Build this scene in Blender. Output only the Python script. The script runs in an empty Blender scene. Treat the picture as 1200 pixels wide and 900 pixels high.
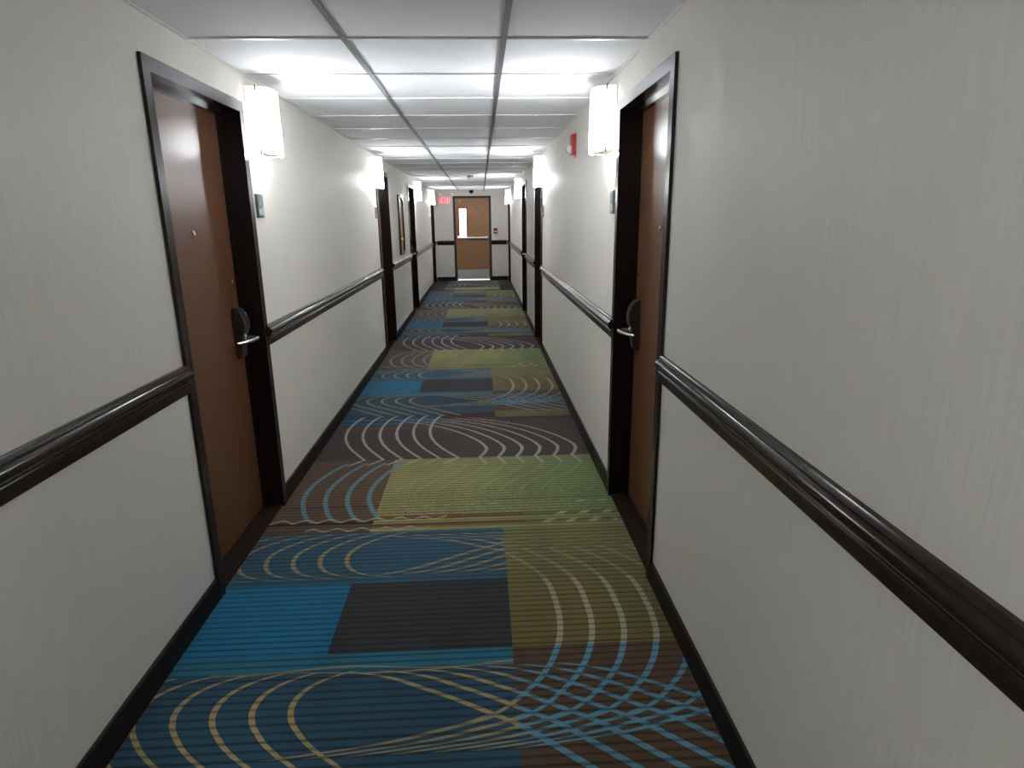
import bpy, bmesh, math, random
from mathutils import Vector, Matrix

random.seed(7)
SC = bpy.context.scene
COL = SC.collection
PI = math.pi

# ------------------------------------------------------------------ camera
XL, XR, HC, YE, YB = -1.163, 0.723, 2.279, 16.72, -3.6
CAM_H, F_PX, PITCH, YAW, ROLL = 1.566, 732.2, -0.2587, 0.0465, -0.0120
fw = Vector((math.sin(YAW) * math.cos(PITCH), math.cos(YAW) * math.cos(PITCH), math.sin(PITCH)))
rt = Vector((math.cos(YAW), -math.sin(YAW), 0))
up = rt.cross(fw)
r2 = math.cos(ROLL) * rt + math.sin(ROLL) * up
u2 = -math.sin(ROLL) * rt + math.cos(ROLL) * up
cd = bpy.data.cameras.new('camera')
cam = bpy.data.objects.new('camera', cd)
COL.objects.link(cam)
cd.sensor_width = 36
cd.lens = 36 * F_PX / 1200
cd.clip_start = 0.02
m = Matrix((r2, u2, -fw)).transposed().to_4x4()
m.translation = (0, 0, CAM_H)
cam.matrix_world = m
SC.camera = cam

# ------------------------------------------------------------------ light set-up
SHADE_POWER = 20.0          # radiance of the glowing sconce shades
STAIR_WATTS = 60.0         # the stairwell lamp beyond the exit door
w = bpy.data.worlds.new('world')
SC.world = w
w.use_nodes = True
w.node_tree.nodes['Background'].inputs[0].default_value = (0.05, 0.05, 0.055, 1)
w.node_tree.nodes['Background'].inputs[1].default_value = 1.0
SC.view_settings.view_transform = 'Standard'
SC.view_settings.look = 'None'
SC.view_settings.gamma = 1.0
SC.view_settings.use_curve_mapping = False
SC.view_settings.exposure = 2.2


# ------------------------------------------------------------------ materials
def lin(c):
    return tuple(((v / 255) / 12.92 if v / 255 <= 0.04045 else (((v / 255) + 0.055) / 1.055) ** 2.4) for v in c)


def new_mat(name):
    mt = bpy.data.materials.new(name)
    mt.use_nodes = True
    return mt, mt.node_tree, mt.node_tree.nodes['Principled BSDF']


def plain(name, col, rough=0.5, metal=0.0, spec=0.5, coat=0.0, bump=None, vary=0.0, stretch=(1, 1, 1), scale=20):
    """a solid colour with procedural variation / bump"""
    mt, nt, b = new_mat(name)
    b.inputs['Roughness'].default_value = rough
    b.inputs['Metallic'].default_value = metal
    b.inputs['Specular IOR Level'].default_value = spec
    b.inputs['Coat Weight'].default_value = coat
    b.inputs['Base Color'].default_value = (*col, 1)
    tc = nt.nodes.new('ShaderNodeTexCoord')
    mp = nt.nodes.new('ShaderNodeMapping')
    mp.inputs['Scale'].default_value = stretch
    nt.links.new(tc.outputs['Object'], mp.inputs['Vector'])
    nz = nt.nodes.new('ShaderNodeTexNoise')
    nz.inputs['Scale'].default_value = scale
    nz.inputs['Detail'].default_value = 4
    nt.links.new(mp.outputs['Vector'], nz.inputs['Vector'])
    if vary:
        mx = nt.nodes.new('ShaderNodeMix')
        mx.data_type = 'RGBA'
        mx.inputs['A'].default_value = (*[c * (1 - vary) for c in col], 1)
        mx.inputs['B'].default_value = (*[min(1, c * (1 + vary)) for c in col], 1)
        nt.links.new(nz.outputs['Fac'], mx.inputs['Factor'])
        nt.links.new(mx.outputs['Result'], b.inputs['Base Color'])
    if bump:
        bp = nt.nodes.new('ShaderNodeBump')
        bp.inputs['Strength'].default_value = bump
        bp.inputs['Distance'].default_value = 0.002
        nt.links.new(nz.outputs['Fac'], bp.inputs['Height'])
        nt.links.new(bp.outputs['Normal'], b.inputs['Normal'])
    return mt


def glow(name, col, strength):
    mt, nt, b = new_mat(name)
    b.inputs['Base Color'].default_value = (*col, 1)
    b.inputs['Emission Color'].default_value = (*col, 1)
    b.inputs['Emission Strength'].default_value = strength
    return mt


def lamp_glow(name, col, strength):
    """a lamp shade: glow shaped by height, cut towards the top to keep the ceiling from burning out"""
    mt = glow(name, col, strength)
    nt = mt.node_tree
    tc = nt.nodes.new('ShaderNodeTexCoord')
    sp = nt.nodes.new('ShaderNodeSeparateXYZ')
    mr = nt.nodes.new('ShaderNodeMapRange')
    mr.interpolation_type = 'SMOOTHSTEP'
    nt.links.new(tc.outputs['Object'], sp.inputs[0])
    nt.links.new(sp.outputs['Z'], mr.inputs['Value'])
    mr.inputs['From Min'].default_value = 1.95
    mr.inputs['From Max'].default_value = 2.11
    mr.inputs['To Min'].default_value = strength * 1.35
    mr.inputs['To Max'].default_value = min(strength, 0.6)
    nt.links.new(mr.outputs['Result'], nt.nodes['Principled BSDF'].inputs['Emission Strength'])
    return mt


M = {}
# vinyl wall covering with fine upright threads
M['wall'] = plain('wall_vinyl', (0.665, 0.635, 0.58), rough=0.52, spec=0.28, bump=0.5, vary=0.08,
                  stretch=(1, 1, 0.06), scale=90)
M['tile'] = plain('ceiling_tile', (0.82, 0.83, 0.865), rough=0.8, bump=0.35, vary=0.04, scale=140)
M['tee'] = plain('tee_white', (0.80, 0.80, 0.80), rough=0.35)
M['runner'] = plain('tee_grey', (0.13, 0.13, 0.14), rough=0.4)
M['trim'] = plain('espresso_trim', (0.025, 0.014, 0.009), rough=0.16, spec=0.26, vary=0.1, scale=8)
M['base'] = plain('vinyl_base', (0.013, 0.009, 0.008), rough=0.45, spec=0.12, vary=0.2)
M['frame'] = plain('door_frame_paint', (0.016, 0.009, 0.008), rough=0.22, spec=0.32, vary=0.15, scale=9)
M['leaf'] = plain('door_wood', (0.130, 0.054, 0.025), rough=0.30, spec=0.5, vary=0.18, stretch=(9, 9, 0.5), scale=7)
M['exitleaf'] = plain('exit_door_wood', (0.30, 0.15, 0.065), rough=0.35, vary=0.16, stretch=(8, 8, 0.5), scale=6)
M['chrome'] = plain('brushed_nickel', (0.62, 0.61, 0.60), rough=0.22, metal=1)
M['steel'] = plain('stainless', (0.72, 0.71, 0.70), rough=0.28, metal=1, vary=0.08, stretch=(1, 1, 30), scale=30)
M['black'] = plain('black_plastic', (0.012, 0.012, 0.013), rough=0.3)
M['lock'] = plain('lock_bronze', (0.035, 0.028, 0.027), rough=0.35)
M['exitframe'] = plain('exit_frame_paint', (0.055, 0.028, 0.018), rough=0.45, spec=0.25, vary=0.15)
M['lamphead'] = plain('lamp_head_grey', (0.40, 0.40, 0.40), rough=0.4)
M['brass'] = plain('brass', (0.75, 0.55, 0.32), rough=0.25, metal=1)
M['shade'] = lamp_glow('lit_shade', (0.93, 0.97, 1.0), SHADE_POWER)
M['strip'] = lamp_glow('lit_side_strip', (0.97, 0.985, 1.0), 1.0)
M['cap'] = plain('sconce_metal', (0.36, 0.30, 0.25), rough=0.35, metal=0.6)
M['sign'] = plain('sign_grey_green', (0.10, 0.14, 0.14), rough=0.4, vary=0.1)
M['signlite'] = plain('sign_pale_panel', (0.30, 0.33, 0.33), rough=0.45)
M['red'] = plain('alarm_red', (0.50, 0.03, 0.035), rough=0.35)
M['white'] = plain('white_plastic', (0.75, 0.74, 0.72), rough=0.35)
M['lens'] = plain('strobe_lens', (0.80, 0.80, 0.82), rough=0.06)
M['exitred'] = glow('exit_letters', (1.0, 0.06, 0.12), 0.40)
M['lampface'] = plain('emergency_lamp_glass', (0.85, 0.85, 0.85), rough=0.08)
M['mirror'] = plain('mirror_silver', (0.86, 0.86, 0.87), rough=0.03, metal=1)
M['visionframe'] = plain('crimson_frame', (0.42, 0.02, 0.05), rough=0.35)
M['stairpaint'] = plain('stair_paint', (0.82, 0.80, 0.79), rough=0.6)
M['dome'] = plain('smoked_dome', (0.006, 0.006, 0.007), rough=0.06)
M['threshold'] = plain('threshold_wood', (0.022, 0.013, 0.010), rough=0.6, spec=0.1, vary=0.2)

gm, nt, b = new_mat('clear_glass')
b.inputs['Transmission Weight'].default_value = 1.0
b.inputs['Base Color'].default_value = (1.0, 0.86, 0.90, 1)
b.inputs['Roughness'].default_value = 0.0
b.inputs['IOR'].default_value = 1.05
M['glass'] = gm


# ---- node expression helper
class E:
    nt = None

    def __init__(s, sock):
        s.s = sock

    @staticmethod
    def op(o, *a):
        n = E.nt.nodes.new('ShaderNodeMath')
        n.operation = o
        for i, v in enumerate(a):
            if isinstance(v, E):
                E.nt.links.new(v.s, n.inputs[i])
            else:
                n.inputs[i].default_value = float(v)
        return E(n.outputs[0])

    def __add__(s, o): return E.op('ADD', s, o)
    def __radd__(s, o): return E.op('ADD', o, s)
    def __sub__(s, o): return E.op('SUBTRACT', s, o)
    def __rsub__(s, o): return E.op('SUBTRACT', o, s)
    def __mul__(s, o): return E.op('MULTIPLY', s, o)
    def __rmul__(s, o): return E.op('MULTIPLY', o, s)
    def __truediv__(s, o): return E.op('DIVIDE', s, o)
    def gt(s, o): return E.op('GREATER_THAN', s, o)
    def lt(s, o): return E.op('LESS_THAN', s, o)
    def abs(s): return E.op('ABSOLUTE', s)
    def floor(s): return E.op('FLOOR', s)
    def max(s, o): return E.op('MAXIMUM', s, o)


def between(v, a, b2):
    return v.gt(a) * v.lt(b2)


def curve(v, pts):
    """piecewise smooth table of (input, output) as a Float Curve node"""
    pts = sorted(pts)
    x0, x1 = pts[0][0], pts[-1][0]
    ys = [p[1] for p in pts]
    y0, y1 = min(ys), max(ys)
    n = E.nt.nodes.new('ShaderNodeFloatCurve')
    c = n.mapping.curves[0]
    nrm = [((x - x0) / (x1 - x0), (y - y0) / (y1 - y0)) for x, y in pts]
    c.points[0].location = nrm[0]
    c.points[1].location = nrm[-1]
    for q in nrm[1:-1]:
        c.points.new(*q)
    n.mapping.update()
    t = (v - x0) / (x1 - x0)
    E.nt.links.new(t.s, n.inputs['Value'])
    return E(n.outputs[0]) * (y1 - y0) + y0


def mixc(fac, a, b2):
    n = E.nt.nodes.new('ShaderNodeMix')
    n.data_type = 'RGBA'
    if isinstance(fac, E):
        E.nt.links.new(fac.s, n.inputs['Factor'])
    else:
        n.inputs['Factor'].default_value = fac
    for key, v in (('A', a), ('B', b2)):
        if isinstance(v, tuple):
            n.inputs[key].default_value = (*v, 1)
        else:
            E.nt.links.new(v, n.inputs[key])
    return n.outputs['Result']


def carpet_material():
    mt, nt, bs = new_mat('patterned_carpet')
    E.nt = nt
    tc = nt.nodes.new('ShaderNodeTexCoord')
    sp = nt.nodes.new('ShaderNodeSeparateXYZ')
    nt.links.new(tc.outputs['Object'], sp.inputs[0])
    u, y = E(sp.outputs['X']), E(sp.outputs['Y'])
    P, Y0 = 3.65, 1.30
    q = (y - Y0) / P
    v = (q - q.floor()) * P + Y0

    def noise(scale, stretch, detail=3):
        mp = nt.nodes.new('ShaderNodeMapping')
        mp.inputs['Scale'].default_value = stretch
        nt.links.new(tc.outputs['Object'], mp.inputs['Vector'])
        n = nt.nodes.new('ShaderNodeTexNoise')
        n.inputs['Scale'].default_value = scale
        n.inputs['Detail'].default_value = detail
        nt.links.new(mp.outputs['Vector'], n.inputs['Vector'])
        return E(n.outputs['Fac'])

    C = dict(blue=(0.010, 0.255, 0.50), char=(0.047, 0.049, 0.058), steel=(0.042, 0.155, 0.245), navy=(0.022, 0.075, 0.135),
             teal=(0.025, 0.24, 0.37), olive=(0.255, 0.20, 0.055), loliv=(0.30, 0.275, 0.095), brown=(0.150, 0.082, 0.044),
             tanb=(0.20, 0.112, 0.060), dbrown=(0.095, 0.060, 0.055), green=(0.47, 0.44, 0.17), green2=(0.29, 0.41, 0.15),
             maroon=(0.060, 0.022, 0.018), orange=(0.26, 0.12, 0.030), black=(0.018, 0.015, 0.015))
    left, right = u.lt(-0.61), u.gt(0.085)
    lc = u.lt(0.085)
    col = C['dbrown']

    def lay(mask, c):
        nonlocal col
        col = mixc(mask, col, c)

    soft = noise(1.6, (1, 1, 1), 2)
    # dark brown field with blue wash rising towards the arcs
    lay(between(v, 4.30, 4.62) * left, C['dbrown'])
    lay(v.gt(4.62) * lc, C['brown'])
    lay(between(v, 4.72, 4.96) * u.lt(-0.35), C['navy'])
    lay((between(v, 4.76, 4.785) + between(v, 4.85, 4.88)) * u.lt(-0.2), C['blue'])
    lay(between(v, 4.86, 4.96) * between(u, -0.35, 0.085), C['maroon'])
    lay(between(v, 4.80, 4.86) * right, C['maroon'])
    lay(v.gt(4.875) * right, C['olive'])
    # lowest strip of the repeat
    lay(v.lt(1.405) * right, C['olive'])
    lay(v.lt(1.36) * between(u, -0.35, 0.085), C['maroon'])
    lay(v.lt(1.36) * u.lt(-0.35), C['navy'])
    st = mixc(soft, C['navy'], C['steel'])
    lay(between(v, 1.36, 1.95) * lc, st)
    lay(between(v, 1.405, 2.03) * right, C['brown'])
    lay(between(v, 1.935, 2.03) * lc, C['teal'])
    # blue / charcoal / olive row
    lay(between(v, 2.03, 2.50) * lc, C['char'])
    lay(between(v, 2.03, 2.50) * left, C['blue'])
    og = (v - 2.03) / 0.95
    lay(between(v, 2.03, 2.97) * right, mixc(og, C['olive'], C['loliv']))
    lay(between(v, 2.50, 2.97) * lc, C['steel'])
    # brown / green row
    grn = mixc(E.op('MULTIPLY', (u + 0.4), 0.95), C['green'], C['green2'])
    lay(between(v, 2.97, 3.99) * left, C['tanb'])
    lay(between(v, 2.97, 3.99) * u.gt(-0.61), grn)
    bands = between(v, 3.02, 3.062) + between(v, 3.105, 3.15)
    lay(bands * u.gt(-0.61) * u.lt(0.20), C['orange'])
    lay(bands * u.gt(0.20), mixc(0.55, C['orange'], C['loliv']))
    lay(between(v, 3.065, 3.105) * left, C['black'])
    lay(between(v, 3.275, 3.290) * left, C['maroon'])
    lay(between(v, 2.97, 3.02) * left, C['brown'])
    lay(between(v, 3.31, 3.335) * u.gt(0.0), C['loliv'])
    spk = noise(60, (0.8, 1.6, 1), 2)
    lay(between(v, 3.15, 3.50) * u.gt(-0.60) * spk.gt(0.60), (0.17, 0.19, 0.07))

    DU = 0.126

    def branch(pts, k0, k1, wd=0.021, lo=None, hi=None):
        """a family of equal curves set DU apart across the corridor"""
        a, b2 = min(p[0] for p in pts), max(p[0] for p in pts)
        t = (u - curve(v, pts)) / DU + 0.5
        k = t.floor()
        d = (t - k - 0.5).abs()
        return d.lt(wd / DU / 2 if not isinstance(wd, E) else wd / (DU * 2)) * between(k, k0 - 0.5, k1 + 0.5) * between(v, lo or a, hi or b2)

    TAN, CREAM, SKY, PALE, FADE, TEAL = ((0.64, 0.47, 0.22), (0.66, 0.57, 0.42), (0.16, 0.46, 0.64),
                                         (0.72, 0.68, 0.63), (0.70, 0.66, 0.40), (0.19, 0.44, 0.54))
    f1l = branch([(1.30, -.20), (1.38, -.30), (1.45, -.378), (1.537, -.475), (1.586, -.54), (1.651, -.605), (1.735, -.658), (1.79, -.664),
                  (1.838, -.648), (1.877, -.613), (1.91, -.56), (1.935, -.49)], -5, 0)
    f1r = branch([(1.36, .43), (1.48, .29), (1.58, .175), (1.658, .080), (1.701, .006), (1.771, -.113), (1.836, -.238),
                  (1.897, -.369), (1.930, -.512)], 0, 6, 0.034)
    f2 = branch([(1.56, -.68), (1.58, -.517), (1.606, -.327), (1.645, -.165), (1.70, .006), (1.743, .066), (1.784, .109),
                 (1.876, .186), (2.009, .250), (2.143, .280), (2.295, .282), (2.469, .257), (2.579, .202), (2.75, .05)], 0, 6, v.lt(1.70) * 0.030 + 0.024)
    f3l = branch([(2.545, -.44), (2.559, -.518), (2.585, -.59), (2.631, -.644), (2.70, -.672), (2.76, -.672), (2.802, -.654),
                  (2.871, -.593), (2.929, -.501), (2.96, -.42)], -5, 0, 0.022)
    f3u = branch([(2.66, .24), (2.739, .079), (2.781, -.017), (2.870, -.218), (2.898, -.359), (2.929, -.501)], 0, 6, 0.042)
    f3d = branch([(2.559, -.518), (2.601, -.364), (2.678, -.208), (2.781, -.005), (2.824, .083), (2.9, .24)], 0, 6, 0.042)
    top1 = (v - 1.948 - 0.012 * E.op('SINE', u * 9.0)).abs().lt(0.004) + (v - 1.932 - 0.010 * E.op('SINE', u * 7.0 + 1.0)).abs().lt(0.003)
    f4 = branch([(3.095, -.929), (3.148, -.977), (3.255, -1.025), (3.385, -1.06), (3.47, -1.068), (3.55, -1.064), (3.691, -1.032),
                 (3.859, -.962), (3.93, -.915)], 0, 3, 0.028)
    f5 = branch([(3.992, -.815), (4.10, -.885), (4.21, -.949), (4.35, -1.008), (4.487, -1.042), (4.62, -1.052), (4.755, -1.042),
                 (4.86, -1.02), (4.95, -.98)], 0, 5, 0.022)
    f5t = branch([(3.895, -.905), (3.992, -.822)], 0, 5, 0.022)
    f6 = branch([(3.992, -.04), (4.08, -.005), (4.161, .007), (4.22, -.008), (4.281, -.033), (4.36, -.078), (4.444, -.139),
                 (4.568, -.251), (4.70, -.42), (4.80, -.60), (4.86, -.74)], 0, 5, 0.025)
    f6t = branch([(3.87, .003), (3.992, -.04)], 0, 5, 0.022)
    f6f = branch([(3.45, -.30), (3.60, -.20), (3.687, -.106), (3.80, -.03), (3.87, .0)], -2, 5, 0.020)

    def ink(mask, c, a=1.0):
        nonlocal col
        col = mixc(mask * a, col, c)

    ink(f1l * u.lt(0.085), TAN, 0.95)
    ink(f1r * u.lt(0.085), TAN, 0.9)
    ink(f2 * u.lt(0.085) * v.lt(1.95), TAN, 0.75)
    ink(top1 * u.lt(0.085) * u.gt(-1.0), TAN, 0.75)
    ink(f1r * right, SKY, 0.9)
    ink(f2 * right * v.lt(2.03), SKY, 0.95)
    ink(f2 * right * between(v, 2.03, 2.48), CREAM, 0.95)
    ink(f2 * right * between(v, 2.48, 2.76), CREAM, 0.40)
    ink(f3l, TAN, 0.9)
    ink(f3u * lc, TAN, 0.65)
    ink(f3d * lc, TAN, 0.65)
    ink((f3u + f3d) * right, FADE, 0.09)
    ink(f4, TEAL, 0.95)
    ink(f5, PALE, 0.9)
    ink(f5t, PALE, 0.9)
    ink(f6, PALE, 0.85)
    ink(f6t, FADE, 0.95)
    ink(f6f, FADE, 0.35)
    # cream zigzags and dashes in the orange bands
    def tri(off):
        z = (u + off) / DU
        return (z - z.floor() - 0.5).abs()
    zz = (v - 3.135 + tri(0.03) * 0.075).abs().lt(0.010) * u.lt(-0.22)
    zz2 = (v - 2.995 - tri(0.03) * 0.06).abs().lt(0.009) * between(u, -0.95, -0.30)
    ink(zz, CREAM, 0.85)
    ink(zz2, CREAM, 0.8)

    def dash(vc, off, hv, ul, uh):
        z = (u + off - (v - vc) * 0.9) / DU
        f = z - z.floor()
        return f.lt(0.36) * (v - vc).abs().lt(hv) * between(u, ul, uh)
    ink(dash(3.128, -0.01, 0.022, 0.33, 0.75), CREAM, 0.9)
    ink(dash(3.040, -0.055, 0.022, 0.26, 0.70), CREAM, 0.8)
    ink(dash(3.27, -0.01, 0.014, 0.46, 0.75), CREAM, 0.75)
    ink(dash(3.27, -0.01, 0.012, -0.55, 0.06), CREAM, 0.4)

    # the dark border and the inset panel in front of the exit door
    bord = y.gt(14.25) * (1.0 - between(u, -0.85, 0.43) * between(y, 14.45, 16.60))
    ink(bord, (0.008, 0.007, 0.010), 1.0)
    ink(y.gt(14.25) * (y - 15.15).abs().lt(0.16) * u.lt(0.0), (0.02, 0.017, 0.02), 0.9)

    # cut-loop ribs running across the corridor
    rib = E.op('SINE', y * (2 * PI / 0.0345))
    rn = noise(1.0, (0.5, 26, 1), 2)
    ribm = 1.0 - rib.gt(0.45) * (0.20 + rn * 0.55)
    fine = noise(260, (1, 1, 1), 2)
    wear = noise(3.0, (1.0, 0.35, 1), 4)
    shade = ribm * (0.42 + fine * 0.32) * (0.62 + wear * 0.76)
    vm = nt.nodes.new('ShaderNodeVectorMath')
    vm.operation = 'SCALE'
    nt.links.new(col, vm.inputs[0])
    nt.links.new(shade.s, vm.inputs['Scale'])
    nt.links.new(vm.outputs[0], bs.inputs['Base Color'])
    bs.inputs['Roughness'].default_value = 0.85
    bs.inputs['Specular IOR Level'].default_value = 0.18
    bs.inputs['Sheen Weight'].default_value = 0.10
    bp = nt.nodes.new('ShaderNodeBump')
    bp.inputs['Strength'].default_value = 0.5
    bp.inputs['Distance'].default_value = 0.002
    nt.links.new((fine + ribm).s, bp.inputs['Height'])
    nt.links.new(bp.outputs['Normal'], bs.inputs['Normal'])
    return mt


M['carpet'] = carpet_material()


# ------------------------------------------------------------------ mesh helpers
def box(bm, x0, x1, y0, y1, z0, z1):
    vs = [bm.verts.new(p) for p in ((x0, y0, z0), (x1, y0, z0), (x1, y1, z0), (x0, y1, z0),
                                    (x0, y0, z1), (x1, y0, z1), (x1, y1, z1), (x0, y1, z1))]
    for f in ((0, 3, 2, 1), (4, 5, 6, 7), (0, 1, 5, 4), (1, 2, 6, 5), (2, 3, 7, 6), (3, 0, 4, 7)):
        bm.faces.new([vs[i] for i in f])


def bevelled(bm, width, seg=2):
    bmesh.ops.bevel(bm, geom=list(bm.edges), offset=width, segments=seg, profile=0.5, affect='EDGES')


def prism(bm, outline, axis, a0, a1):
    """extrude a closed 2-D outline along an axis; outline is (p, q) in the two other axes (order x,y,z)"""
    def pt(p, q, a):
        return {'x': (a, p, q), 'y': (p, a, q), 'z': (p, q, a)}[axis]
    lo = [bm.verts.new(pt(p, q, a0)) for p, q in outline]
    hi = [bm.verts.new(pt(p, q, a1)) for p, q in outline]
    n = len(outline)
    for i in range(n):
        bm.faces.new((lo[i], lo[(i + 1) % n], hi[(i + 1) % n], hi[i]))
    bm.faces.new(lo)
    bm.faces.new(hi)


def lathe(bm, prof, axis='y', n=24, centre=(0, 0, 0)):
    """revolve (radius, along) around an axis"""
    rings = []
    for r, a in prof:
        ring = []
        for i in range(n):
            t = 2 * PI * i / n
            c, s = r * math.cos(t), r * math.sin(t)
            p = {'x': (a, c, s), 'y': (c, a, s), 'z': (c, s, a)}[axis]
            ring.append(bm.verts.new([p[j] + centre[j] for j in range(3)]))
        rings.append(ring)
    for k in range(len(rings) - 1):
        for i in range(n):
            bm.faces.new((rings[k][i], rings[k][(i + 1) % n], rings[k + 1][(i + 1) % n], rings[k + 1][i]))
    bm.faces.new(rings[0])
    bm.faces.new(rings[-1])


def tube(bm, pts, rad, n=12, squash=1.0):
    pts = [Vector(p) for p in pts]
    rings = []
    for i, p in enumerate(pts):
        d = (pts[min(i + 1, len(pts) - 1)] - pts[max(i - 1, 0)]).normalized()
        ref = Vector((0, 0, 1)) if abs(d.z) < 0.9 else Vector((1, 0, 0))
        s = d.cross(ref).normalized()
        t = s.cross(d).normalized()
        r = rad[i] if isinstance(rad, (list, tuple)) else rad
        rings.append([bm.verts.new(p + s * (r * math.cos(2 * PI * k / n)) + t * (r * squash * math.sin(2 * PI * k / n))) for k in range(n)])
    for k in range(len(rings) - 1):
        for i in range(n):
            bm.faces.new((rings[k][i], rings[k][(i + 1) % n], rings[k + 1][(i + 1) % n], rings[k + 1][i]))
    bm.faces.new(rings[0])
    bm.faces.new(rings[-1])


def obj(name, bm, mat, parent=None, smooth=False, label=None):
    bmesh.ops.recalc_face_normals(bm, faces=list(bm.faces))
    me = bpy.data.meshes.new(name)
    bm.to_mesh(me)
    bm.free()
    me.materials.append(M[mat])
    if smooth:
        for p in me.polygons:
            p.use_smooth = True
        me.set_sharp_from_angle(angle=math.radians(40))
    o = bpy.data.objects.new(name, me)
    COL.objects.link(o)
    if parent:
        o.parent = parent
    if label:
        o['label'] = label
    return o


def tag(o, label=None, cat=None, group=None, kind=None):
    for k, v in (('label', label), ('category', cat), ('group', group), ('kind', kind)):
        if v:
            o[k] = v
    return o


def empty(name, loc=(0, 0, 0), rz=0.0):
    o = bpy.data.objects.new(name, None)
    o.empty_display_size = 0.1
    COL.objects.link(o)
    o.location = loc
    o.rotation_euler = (0, 0, rz)
    return o


def dup(o, parent=None):
    c = o.copy()
    COL.objects.link(c)
    c.parent = parent
    for ch in list(o.children):
        dup(ch, c)
    return c


def B():
    return bmesh.new()


def one(name, dims, mat, parent=None, bev=0.0, seg=2, label=None):
    bm = B()
    box(bm, *dims)
    if bev:
        bevelled(bm, bev, seg)
    return obj(name, bm, mat, parent, smooth=bev > 0, label=label)


RZ = {'L': -PI / 2, 'R': PI / 2}         # local +y points out of the wall into the corridor
XW = {'L': XL, 'R': XR}


def along(side, y):
    """object origin on the side wall at distance y"""
    return (XW[side], y, 0)


# ------------------------------------------------------------------ setting
DW = 0.955                                # outer width of a guest-door frame
DTOP = 2.135
DOORS = {'L': [2.42, 7.42, 10.62, 15.42], 'R': [2.42, 7.45, 9.98, 15.42]}
WT = 0.20

bm = B()
box(bm, XL - WT, XR + WT, YB - 0.1, YE + 2.6, -0.10, 0.0)
tag(obj('floor', bm, 'carpet'), 'patterned corridor carpet of blue, green, brown blocks with looping arcs', None, None, 'structure')

for side, nm in (('L', 'wall_left'), ('R', 'wall_right')):
    bm = B()
    x0, x1 = (XL - WT, XL) if side == 'L' else (XR, XR + WT)
    y = YB
    for d in DOORS[side]:
        box(bm, x0, x1, y, d + 0.03, 0.0, HC + 0.05)
        box(bm, x0, x1, d + 0.03, d + DW - 0.03, DTOP - 0.03, HC + 0.05)
        y = d + DW - 0.03
    box(bm, x0, x1, y, YE, 0.0, HC + 0.05)
    tag(obj(nm, bm, 'wall'), 'off-white vinyl corridor wall with ' + ('a framed mirror' if side == 'L' else 'a red fire alarm'), None, None, 'structure')

EDX0, EDX1 = -0.685, 0.290                # exit door frame, outer
bm = B()
box(bm, XL - WT, EDX0 + 0.03, YE, YE + 0.15, 0, HC + 0.05)
box(bm, EDX1 - 0.03, XR + WT, YE, YE + 0.15, 0, HC + 0.05)
box(bm, EDX0 + 0.03, EDX1 - 0.03, YE, YE + 0.15, 2.105, HC + 0.05)
tag(obj('wall_end', bm, 'wall'), 'off-white end wall around the brown exit door', None, None, 'structure')
tag(one('wall_rear', (XL - WT, XR + WT, YB - 0.1, YB, 0, HC + 0.05), 'wall'), 'plain off-white wall closing the corridor behind the viewpoint', None, None, 'structure')

# suspended ceiling: slab, tiles, runners, cross tees
G1, TS, CY0 = -0.531, 0.646, 2.825
G2 = G1 + TS
ceil = one('ceiling', (XL - WT, XR + WT, YB, YE + 0.15, HC + 0.05, HC + 0.10), 'tile')
tag(ceil, 'suspended ceiling of white square tiles in a metal grid', None, None, 'structure')
rows = [CY0 + i * TS for i in range(-10, 22)]
rows = [YB] + [r for r in rows if YB + 0.05 < r < YE - 0.05] + [YE]
tmesh = {}
for xa, xb in ((XL, G1), (G1, G2), (G2, XR)):
    for ya, yb in zip(rows, rows[1:]):
        key = (round(xb - xa, 3), round(yb - ya, 3))
        cx, cy = (xa + xb) / 2, (ya + yb) / 2
        if key not in tmesh:
            bm = B()
            hx, hy = (xb - xa) / 2 - 0.006, (yb - ya) / 2 - 0.006
            box(bm, -hx, hx, -hy, hy, 0.0, 0.02)
            o = obj('ceiling_tile', bm, 'tile', ceil)
            tmesh[key] = o
        else:
            o = tmesh[key].copy()
            COL.objects.link(o)
            o.parent = ceil
        o.location = (cx, cy, HC + random.uniform(0, 0.0015))
for gx in (G1, G2):
    bm = B()
    box(bm, gx - 0.012, gx + 0.012, YB, YE, HC - 0.006, HC + 0.03)
    obj('main_runner', bm, 'runner', ceil, label='grey metal main runner')
tee = {}
for r in rows[1:-1]:
    for xa, xb in ((XL, G1 - 0.012), (G1 + 0.012, G2 - 0.012), (G2 + 0.012, XR)):
        key = round(xb - xa, 3)
        if key not in tee:
            bm = B()
            h = (xb - xa) / 2
            box(bm, -h, h, -0.008, 0.008, -0.006, 0.03)
            o = obj('cross_tee', bm, 'tee', ceil)
            tee[key] = o
        else:
            o = tee[key].copy()
            COL.objects.link(o)
            o.parent = ceil
        o.location = ((xa + xb) / 2, r, HC)
for xa, xb in ((XL, XL + 0.018), (XR - 0.018, XR)):
    one('wall_angle', (xa, xb, YB, YE, HC - 0.004, HC - 0.001), 'tee', ceil)

# mouldings
RAIL = [(0, 0.918), (0.010, 0.918), (0.013, 0.921), (0.013, 0.950), (0.017, 0.953), (0.020, 0.957), (0.020, 0.961), (0.016, 0.965),
        (0.018, 0.970), (0.026, 0.976), (0.033, 0.985), (0.036, 0.995), (0.034, 1.004), (0.028, 1.011), (0.022, 1.014), (0.022, 1.018),
        (0.018, 1.022), (0.014, 1.026), (0.012, 1.030), (0, 1.030)]
BASE = [(0, 0.0), (0.012, 0.0), (0.012, 0.088), (0.009, 0.096), (0.004, 0.100), (0, 0.100)]


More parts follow.
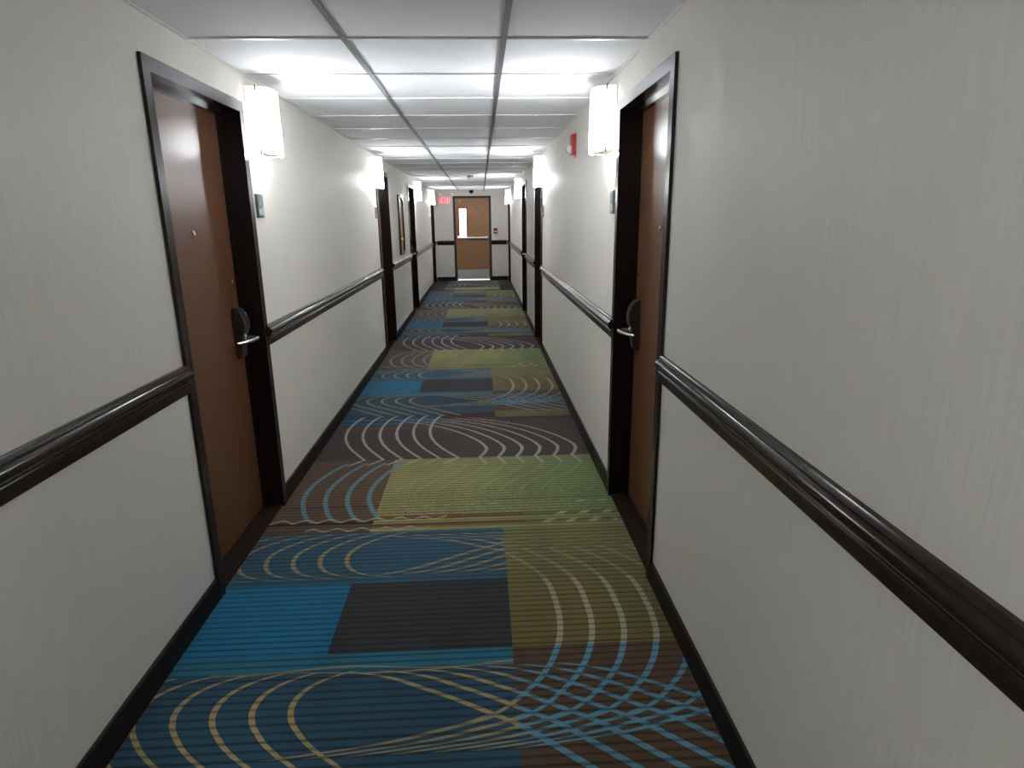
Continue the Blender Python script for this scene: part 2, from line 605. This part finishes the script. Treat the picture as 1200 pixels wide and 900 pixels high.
def moulding(name, prof, mat, side, a, b2, label, kind='structure'):
    bm = B()
    if side == 'E':
        prism(bm, [(YE - p, z) for p, z in prof], 'x', a, b2)
    else:
        s = 1 if side == 'L' else -1
        prism(bm, [(XW[side] + s * p, z) for p, z in prof], 'y', a, b2)
    o = obj(name, bm, mat, smooth=True)
    return tag(o, label, None, None, kind)


spans = {}
for side in 'LR':
    e = [YB] + [v for d in DOORS[side] for v in (d, d + DW)] + [YE - 0.002]
    spans[side] = [(e[i], e[i + 1]) for i in range(0, len(e), 2)]
WALLN = {'L': 'mirror wall', 'R': 'alarm wall'}
WHERE = ['running back from the fourth guest door', 'between the fourth and third guest doors', 'between the third and second guest doors',
         'between the second and first guest doors', 'between the first guest door and the end wall']
n_trim = 0
for side in 'LR':
    for i, (a, b2) in enumerate(spans[side]):
        n_trim += 1
        txt = WHERE[i] + ' on the ' + WALLN[side] + ', counting from the exit'
        moulding(f'trim_{n_trim}', RAIL, 'trim', side, a, b2, 'dark moulded chair rail ' + txt)
        moulding('baseboard_left' if side == 'L' else 'baseboard_right', BASE, 'base', side, a, b2, 'dark baseboard ' + txt)
for a, b2, t in ((XL + 0.037, EDX0, 'under the red exit sign'), (EDX1, XR - 0.037, 'under the small pull station')):
    n_trim += 1
    moulding(f'trim_{n_trim}', RAIL, 'trim', 'E', a, b2, 'short dark chair rail on end wall ' + t)
    moulding('baseboard_end', BASE, 'base', 'E', a - 0.02 if a < -1 else a, b2 if a < -1 else b2 + 0.02, 'short dark baseboard on end wall ' + t)


# ------------------------------------------------------------------ guest-room doors
def guest_door(name, hs):
    """local x along the wall, +y into the corridor, handle on the side hs (+1 / -1)"""
    d = empty(name)
    hw, fw_, rec = DW / 2, 0.052, 0.10
    iw = hw - fw_
    # frame: two jambs and a head, each a casing face with a deep return and a stop
    for s in (-1, 1):
        bm = B()
        pr = [(hw, 0.001), (hw, 0.014), (iw, 0.014), (iw, -rec + 0.03), (iw - 0.016, -rec + 0.03), (iw - 0.016, -rec), (iw, -rec),
              (iw, -0.165), (hw - 0.031, -0.165), (hw - 0.031, 0.001)]
        prism(bm, [(s * p, q) for p, q in pr], 'z', 0.0, DTOP)
        jamb = obj('door_jamb', bm, 'frame', d)
    bm = B()
    t = DTOP
    pr = [(0.001, t), (0.014, t), (0.014, t - fw_), (-rec + 0.03, t - fw_), (-rec + 0.03, t - fw_ - 0.016), (-rec, t - fw_ - 0.016),
          (-rec, t - fw_), (-0.165, t - fw_), (-0.165, t - 0.031), (0.001, t - 0.031)]
    prism(bm, pr, 'x', -iw, iw)
    obj('door_head', bm, 'frame', d)
    leaf = one('door_leaf', (-iw + 0.003, iw - 0.003, -rec - 0.045, -rec - 0.001, 0.012, t - fw_ - 0.003), 'leaf', d, bev=0.0015, seg=1,
               label='brown wood door leaf')
    one('threshold', (-iw + 0.001, iw - 0.001, -0.16, 0.0, 0.0, 0.010), 'threshold', d)
    # peephole
    bm = B()
    lathe(bm, [(0.004, -rec - 0.001), (0.013, -rec), (0.013, -rec + 0.003), (0.009, -rec + 0.006), (0.006, -rec + 0.004)], 'y', 20, (0, 0, 1.52))
    obj('peephole', bm, 'brass', d, True)
    # lock case with arched top, rim, card slot and lever
    hx, hz = hs * (iw - 0.082), 0.990
    prof = [(0.0, 0.885), (0.022, 0.887), (0.030, 0.900), (0.034, 0.950), (0.040, 1.000), (0.052, 1.025), (0.057, 1.045), (0.057, 1.068),
            (0.053, 1.092), (0.043, 1.116), (0.029, 1.134), (0.012, 1.145), (0.0, 1.147)]
    prof = [(-rec + p, z) for p, z in prof]
    bm = B()
    prism(bm, prof, 'x', hx - 0.032, hx + 0.032)
    lock = obj('lock_case', bm, 'lock', d, True, label='dark bulging lock case')
    for e in (-1, 1):                                  # bright edge bands following the bulge
        xe = hx + e * 0.032
        bm = B()
        rows_ = []
        for k in range(1, len(prof)):
            p0, p1 = Vector(prof[k - 1]), Vector(prof[min(k + 1, len(prof) - 1)])
            tn = (p1 - p0).normalized()
            nr = Vector((tn.y, -tn.x))
            c = Vector(prof[k])
            hi = c + nr * 0.0025
            rows_.append([bm.verts.new((xx, q.x, q.y)) for xx, q in ((xe - 0.004, c), (xe - 0.004, hi), (xe + 0.004, hi), (xe + 0.004, c))])
        for k in range(len(rows_) - 1):
            for i in range(4):
                bm.faces.new((rows_[k][i], rows_[k][(i + 1) % 4], rows_[k + 1][(i + 1) % 4], rows_[k + 1][i]))
        bm.faces.new(rows_[0])
        bm.faces.new(rows_[-1])
        obj('edge_band', bm, 'chrome', lock, True)
    bm = B()
    box(bm, hx - 0.018, hx + 0.018, -rec + 0.050, -rec + 0.0585, 1.054, 1.060)
    obj('card_slot', bm, 'black', lock)
    bm = B()
    lathe(bm, [(0.021, -rec + 0.034), (0.021, -rec + 0.046), (0.014, -rec + 0.050)], 'y', 20, (hx, 0, hz))
    obj('rose', bm, 'chrome', d, True)
    bm = B()
    y0 = -rec
    pts = [(hx, y0 + 0.044, hz), (hx, y0 + 0.080, hz), (hx - hs * 0.004, y0 + 0.096, hz), (hx - hs * 0.014, y0 + 0.105, hz - 0.001),
           (hx - hs * 0.032, y0 + 0.104, hz - 0.003), (hx - hs * 0.070, y0 + 0.092, hz - 0.006), (hx - hs * 0.110, y0 + 0.072, hz - 0.007),
           (hx - hs * 0.148, y0 + 0.052, hz - 0.006)]
    tube(bm, pts, [0.0105, 0.0105, 0.0110, 0.0110, 0.0105, 0.010, 0.009, 0.007], 14)
    obj('lever_handle', bm, 'chrome', d, True, label='brushed metal lever handle')
    # small thumb-turn indicator above
    bm = B()
    lathe(bm, [(0.004, -rec), (0.009, -rec), (0.009, -rec + 0.004), (0.006, -rec + 0.006)], 'y', 16, (hs * (iw - 0.06), 0, 1.275))
    obj('lock_indicator', bm, 'chrome', d, True)
    # hinges at the other edge
    for hz2 in (0.25, 1.05, 1.85):
        bm = B()
        lathe(bm, [(0.006, hz2 - 0.05), (0.008, hz2 - 0.048), (0.008, hz2 + 0.048), (0.006, hz2 + 0.05)], 'z', 12, (-hs * (iw - 0.006), -rec + 0.006, 0))
        obj('hinge', bm, 'frame', d, True)
    return d


ORD = {0: 'fourth', 1: 'third', 2: 'second', 3: 'first'}
proto = {}
nd = 0
for side in 'LR':
    for i, dy in enumerate(DOORS[side]):
        nd += 1
        far = i in (0, 2)                           # handle on the far edge
        hs = (1 if far else -1) * (1 if side == 'R' else -1)
        if hs not in proto:
            proto[hs] = d = guest_door(f'door_{nd}', hs)
        else:
            d = dup(proto[hs])
            d.name = f'door_{nd}'
        d.location = along(side, dy + DW / 2)
        d.rotation_euler = (0, 0, RZ[side])
        tag(d, f'{ORD[i]} brown guest-room door from the exit on the {WALLN[side]}', 'door', 'guest-room doors along the corridor', 'structure')


# ------------------------------------------------------------------ sconces
def sconce():
    s = empty('wall_sconce')
    zb, zt, hw, dp = 1.905, 2.222, 0.150, 0.108
    one('backplate', (-hw + 0.01, hw - 0.01, 0.0, 0.010, zb + 0.005, zt - 0.005), 'cap', s)

    def arc(w_, d_, n=28, e0=0.0):
        return [(w_ * math.cos(PI * k / n), e0 + d_ * math.sin(PI * k / n)) for k in range(n + 1)]
    # curved front sheet (a thin shell) with side strips where it meets the wall, widened and dimmed to lessen the halo there
    for nm, k0, k1, mt in (('shade', 6, 22, 'shade'), ('side_strip', 0, 6, 'strip'), ('side_strip', 22, 28, 'strip')):
        bm = B()
        o_, i_ = arc(hw, dp, 28, 0.012), arc(hw - 0.004, dp - 0.004, 28, 0.012)
        g = 0.0 if nm == 'shade' else 0.004
        pts = o_[k0:k1 + 1] + i_[k0:k1 + 1][::-1]
        prism(bm, pts, 'z', zb + g, zt - g)
        obj(nm, bm, mt, s, True, label='glowing white curved shade' if nm == 'shade' else None)
    for nm, z0, z1 in (('top_cap', zt - 0.014, zt - 0.006), ('bottom_cap', zb + 0.006, zb + 0.014)):
        bm = B()
        prism(bm, arc(hw - 0.006, dp - 0.006, 28, 0.012) + [(-hw + 0.006, 0.010), (hw - 0.006, 0.010)], 'z', z0, z1)
        obj(nm, bm, 'cap', s)
    # clips that hold the sheet, and cross rods at the side strips
    for t in (0.14, 0.5, 0.86):
        a = PI * t
        cx, cy = (hw + 0.001) * math.cos(a), 0.012 + (dp + 0.001) * math.sin(a)
        for z0, z1 in ((zt - 0.022, zt + 0.004), (zb - 0.004, zb + 0.022)):
            bm = B()
            box(bm, cx - 0.004, cx + 0.004, cy - 0.004, cy + 0.004, z0, z1)
            obj('clip', bm, 'cap', s)
    return s


SCO = {'L': [3.375 + 0.205, 7.42 - 0.205, 10.62 + DW + 0.205, 15.42 - 0.205], 'R': [3.375 + 0.205, 7.45 - 0.205, 9.98 + DW + 0.205, 15.42 - 0.205]}
sp0 = sconce()
first = True
for side in 'LR':
    for i, sy in enumerate(SCO[side]):
        s = sp0 if first else dup(sp0)
        first = False
        s.location = along(side, sy)
        s.rotation_euler = (0, 0, RZ[side])
        tag(s, f'lit white half-round wall sconce beside the {ORD[i]} guest door from the exit, {WALLN[side]}', 'wall lamp', 'corridor wall sconces')
    s = dup(sp0)
    s.location = along(side, -0.72)
    s.rotation_euler = (0, 0, RZ[side])
    tag(s, f'lit white half-round wall sconce behind the viewpoint on the {WALLN[side]}', 'wall lamp', 'corridor wall sconces')


# ------------------------------------------------------------------ room signs
def room_sign():
    s = empty('room_sign')
    one('sign_plate', (-0.048, 0.048, 0.0, 0.010, 1.585, 1.705), 'sign', s, bev=0.002)
    one('pale_panel', (-0.040, 0.040, 0.010, 0.0125, 1.600, 1.632), 'signlite', s)
    one('number_panel', (-0.040, 0.040, 0.010, 0.0130, 1.645, 1.695), 'sign', s, bev=0.001, seg=1)
    return s


rs = room_sign()
first = True
for side in 'LR':
    for i, y in ((0, DOORS[side][0] + DW + 0.11), (1, DOORS[side][1] - 0.11)):
        s = rs if first else dup(rs)
        first = False
        s.location = along(side, y)
        s.rotation_euler = (0, 0, RZ[side])
        tag(s, f'grey-green room sign below the sconce by the {ORD[i]} guest door from the exit, {WALLN[side]}', 'sign', 'room signs')

# ------------------------------------------------------------------ fire alarm on the right wall
al = empty('fire_alarm', along('R', 4.93), RZ['R'])
tag(al, 'red fire alarm with clear strobe mounted high on the wall', 'fire alarm')
one('housing', (-0.055, 0.055, 0.0, 0.034, 2.02, 2.165), 'red', al, bev=0.006, label='red housing')
one('backplate', (-0.058, 0.058, 0.0, 0.008, 2.005, 2.170), 'red', al)
bm = B()
prism(bm, [(0.030, 2.030), (0.066, 2.040), (0.070, 2.062), (0.058, 2.080), (0.030, 2.085)], 'x', -0.030, 0.030)
obj('strobe_lens', bm, 'lens', al, label='clear strobe lens')
for k in range(4):
    one('grille_slot', (-0.035, 0.035, 0.033, 0.0355, 2.105 + k * 0.012, 2.110 + k * 0.012), 'black', al)

# ------------------------------------------------------------------ framed mirror, outlet on the left wall
mr = empty('wall_mirror', along('L', 9.52), RZ['L'])
tag(mr, 'tall mirror in a dark frame hanging above the chair rail', 'mirror')
z0, z1, hw = 1.075, 1.915, 0.25
for nm, d in (('frame_side', (-hw, -hw + 0.045, 0.0, 0.026, z0, z1)), ('frame_side', (hw - 0.045, hw, 0.0, 0.026, z0, z1)),
              ('frame_rail', (-hw + 0.045, hw - 0.045, 0.0, 0.026, z0, z0 + 0.045)), ('frame_rail', (-hw + 0.045, hw - 0.045, 0.0, 0.026, z1 - 0.045, z1))):
    one(nm, d, 'trim', mr, bev=0.004, label='dark frame piece')
one('mirror_glass', (-hw + 0.044, hw - 0.044, 0.002, 0.014, z0 + 0.044, z1 - 0.044), 'mirror', mr)

ot = empty('wall_outlet', along('L', 13.7), RZ['L'])
tag(ot, 'small white outlet plate low on the mirror wall', 'outlet')
one('cover_plate', (-0.036, 0.036, 0.0, 0.006, 0.23, 0.345), 'white', ot, bev=0.002)
for z in (0.262, 0.313):
    bm = B()
    lathe(bm, [(0.016, 0.005), (0.016, 0.009), (0.014, 0.010)], 'y', 16, (0, 0, z))
    r = obj('socket', bm, 'white', ot, True)
    for x in (-0.006, 0.006):
        one('slot', (x - 0.001, x + 0.001, 0.0095, 0.0105, z - 0.003, z + 0.006), 'black', r)

# ------------------------------------------------------------------ exit door in the end wall
ed = empty('door_9', ((EDX0 + EDX1) / 2, YE, 0), PI)
tag(ed, 'brown exit door with narrow window, panic bar and steel kick plate', 'door', None, 'structure')
hw, t, fwid = (EDX1 - EDX0) / 2, 2.140, 0.055
iw = hw - fwid
for s in (-1, 1):
    bm = B()
    prism(bm, [(s * p, q) for p, q in [(hw, 0.001), (hw, 0.016), (iw, 0.016), (iw, -0.057), (iw - 0.018, -0.057), (iw - 0.018, -0.08), (iw, -0.08), (iw, -0.13), (hw - 0.029, -0.13), (hw - 0.029, 0.001)]], 'z', 0, t)
    obj('door_jamb', bm, 'exitframe', ed)
bm = B()
prism(bm, [(0.001, t), (0.016, t), (0.016, t - fwid), (-0.057, t - fwid), (-0.057, t - fwid - 0.018), (-0.08, t - fwid - 0.018), (-0.08, t - fwid), (-0.13, t - fwid), (-0.13, t - 0.034), (0.001, t - 0.034)], 'x', -iw, iw)
obj('door_head', bm, 'exitframe', ed)
# leaf with the window cut out; local x = -world x
cxe = (EDX0 + EDX1) / 2
vx0, vx1, vz0, vz1 = cxe - (-0.350), cxe - (-0.535), 1.10, 1.835
vx0, vx1 = min(vx0, vx1), max(vx0, vx1)
lz0, lz1, ly0, ly1 = 0.045, t - fwid - 0.004, -0.055, -0.010
bm = B()
lw = iw - 0.003
box(bm, -lw, vx0, ly0, ly1, lz0, lz1)
box(bm, vx1, lw, ly0, ly1, lz0, lz1)
box(bm, vx0, vx1, ly0, ly1, lz0, vz0)
box(bm, vx0, vx1, ly0, ly1, vz1, lz1)
obj('door_leaf', bm, 'exitleaf', ed, label='warm brown wood door leaf')
vf = empty('vision_window')
vf.parent = ed
for nm, d in (('window_bead', (vx0 - 0.030, vx0 + 0.006, -0.012, -0.002, vz0 - 0.022, vz1 + 0.022)),
              ('window_bead', (vx1 - 0.006, vx1 + 0.030, -0.012, -0.002, vz0 - 0.022, vz1 + 0.022)),
              ('window_bead', (vx0 + 0.006, vx1 - 0.006, -0.012, -0.002, vz0 - 0.022, vz0 + 0.006)),
              ('window_bead', (vx0 + 0.006, vx1 - 0.006, -0.012, -0.002, vz1 - 0.006, vz1 + 0.022))):
    one(nm, d, 'visionframe', vf, label='crimson window bead')
one('pane', (vx0, vx1, -0.036, -0.030, vz0, vz1), 'glass', vf)
# panic bar
pb = empty('panic_bar')
pb.parent = ed
one('push_rail', (-lw + 0.04, lw - 0.03, 0.030, 0.062, 1.075, 1.120), 'steel', pb, bev=0.006)
for s in (-1, 1):
    one('end_bracket', (s * (lw - 0.065) - 0.032, s * (lw - 0.065) + 0.032, -0.010, 0.034, 1.065, 1.150 if s > 0 else 1.130), 'steel', pb, bev=0.006)
one('kick_plate', (-lw + 0.02, lw - 0.02, -0.010, -0.006, 0.075, 0.285), 'steel', ed, label='stainless kick plate')
one('door_sweep', (-lw, lw, -0.012, 0.006, 0.048, 0.072), 'white', ed, bev=0.002, label='white door sweep')
one('threshold', (-iw, iw, -0.13, 0.02, 0.0, 0.012), 'steel', ed, bev=0.003)
bm = B()
tube(bm, [(0.30, 0.0, 2.02), (0.30, 0.02, 2.02)], 0.012, 10)
obj('closer_pin', bm, 'steel', ed)

# bright stairwell beyond the door
sw = [('wall_stair_back', (-1.6, 1.2, YE + 2.4, YE + 2.5, 0, 2.6)), ('wall_stair_side', (-1.6, -1.5, YE + 0.15, YE + 2.4, 0, 2.6)),
      ('wall_stair_side', (1.1, 1.2, YE + 0.15, YE + 2.4, 0, 2.6)), ('ceiling_stair', (-1.6, 1.2, YE + 0.15, YE + 2.5, 2.6, 2.7))]
for nm, d in sw:
    tag(one(nm, d, 'stairpaint'), 'white painted stairwell surface seen through the exit door window', None, None, 'structure')
ld = bpy.data.lights.new('stairwell_lamp', 'AREA')
ld.energy = STAIR_WATTS
ld.size = 1.0
lo = bpy.data.objects.new('stairwell_lamp', ld)
COL.objects.link(lo)
lo.location = (-0.2, YE + 1.3, 2.58)

# ------------------------------------------------------------------ exit sign with two emergency lamps
ex = empty('exit_sign', (-0.895, YE, 0), PI)
tag(ex, 'red exit sign with two emergency lamp heads beside the brown exit door', 'exit sign')
one('housing', (-0.155, 0.155, 0.0, 0.045, 1.935, 2.130), 'white', ex, bev=0.006, label='white housing')


def stroke(bm, x0, z0, x1, z1, wd):
    d = Vector((x1 - x0, 0, z1 - z0))
    nrm = Vector((-d.z, 0, d.x)).normalized() * wd / 2
    q = [Vector((x0, 0, z0)) + nrm, Vector((x1, 0, z1)) + nrm, Vector((x1, 0, z1)) - nrm, Vector((x0, 0, z0)) - nrm]
    lo_ = [bm.verts.new((p.x, 0.045, p.z)) for p in q]
    hi_ = [bm.verts.new((p.x, 0.049, p.z)) for p in q]
    bm.faces.new(lo_)
    bm.faces.new(hi_)
    for i in range(4):
        bm.faces.new((lo_[i], lo_[(i + 1) % 4], hi_[(i + 1) % 4], hi_[i]))


zl, zh, lwid = 1.965, 2.105, 0.058
LET = {'E': [(0, 0, 0, 1), (0, 1, 1, 1), (0, .5, .8, .5), (0, 0, 1, 0)], 'X': [(0, 0, 1, 1), (0, 1, 1, 0)], 'I': [(.5, 0, .5, 1)], 'T': [(.5, 0, .5, 1), (0, 1, 1, 1)]}
for i, ch in enumerate('EXIT'):
    xs = 0.125 - i * 0.069                 # local +x is the viewer's left
    bm = B()
    for a, c, a2, c2 in LET[ch]:
        stroke(bm, xs - a * 0.048, zl + c * (zh - zl), xs - a2 * 0.048, zl + c2 * (zh - zl), 0.019)
    obj('letter', bm, 'exitred', ex, label='glowing red letter ' + ch)
for s, x in ((1, 0.11), (-1, -0.205)):
    h = empty('lamp_head')
    h.parent = ex
    bm = B()
    lathe(bm, [(0.018, 0.015), (0.034, 0.02), (0.046, 0.06), (0.046, 0.075)], 'y', 18, (x, 0, 2.185))
    obj('lamp_body', bm, 'lamphead', h, True)
    bm = B()
    lathe(bm, [(0.041, 0.074), (0.041, 0.077), (0.02, 0.082)], 'y', 18, (x, 0, 2.185))
    obj('lamp_glass', bm, 'lampface', h, True)
    bm = B()
    tube(bm, [(x * 0.8, 0.02, 2.125), (x * 0.9, 0.022, 2.15), (x, 0.03, 2.165)], 0.009, 10)
    obj('lamp_arm', bm, 'white', h, True)

# pull station beside the exit door
ps = empty('pull_station', (0.395, YE, 0), PI)
tag(ps, 'small dark red pull station on the end wall beside the exit door', 'pull station')
one('housing', (-0.052, 0.052, 0.0, 0.040, 1.195, 1.335), 'red', ps, bev=0.006, label='red housing')
one('pull_handle', (-0.036, 0.036, 0.040, 0.052, 1.235, 1.262), 'white', ps, bev=0.003, label='white pull handle')
one('label_panel', (-0.038, 0.038, 0.040, 0.042, 1.285, 1.322), 'black', ps)
one('base_panel', (-0.038, 0.038, 0.040, 0.042, 1.205, 1.224), 'black', ps)

# security dome on the ceiling at the end, smoke detector further this way
sd = empty('security_dome', (-0.205, YE - 0.14, 0))
tag(sd, 'small black security dome on the ceiling above the exit door', 'camera dome')
bm = B()
lathe(bm, [(0.07, HC - 0.001), (0.07, HC - 0.022), (0.06, HC - 0.028)], 'z', 24)
obj('mount_ring', bm, 'black', sd, True)
bm = B()
lathe(bm, [(0.056 * math.cos(a), HC - 0.026 - 0.062 * math.sin(a)) for a in [k * PI / 2 / 8 for k in range(8)]] + [(0.004, HC - 0.088)], 'z', 24)
obj('dome', bm, 'dome', sd, True)

sm = empty('smoke_detector', (-0.145, 10.95, 0))
tag(sm, 'round smoke detector on the ceiling between the runners', 'smoke detector')
bm = B()
lathe(bm, [(0.070, HC - 0.001), (0.072, HC - 0.018), (0.060, HC - 0.022)], 'z', 24)
obj('base', bm, 'white', sm, True)
bm = B()
lathe(bm, [(0.052, HC - 0.021), (0.052, HC - 0.040)], 'z', 24)
obj('vent_ring', bm, 'black', sm, True, label='dark vent ring')
bm = B()
lathe(bm, [(0.058, HC - 0.038), (0.058, HC - 0.046), (0.035, HC - 0.054), (0.01, HC - 0.055)], 'z', 24)
obj('cover', bm, 'white', sm, True)
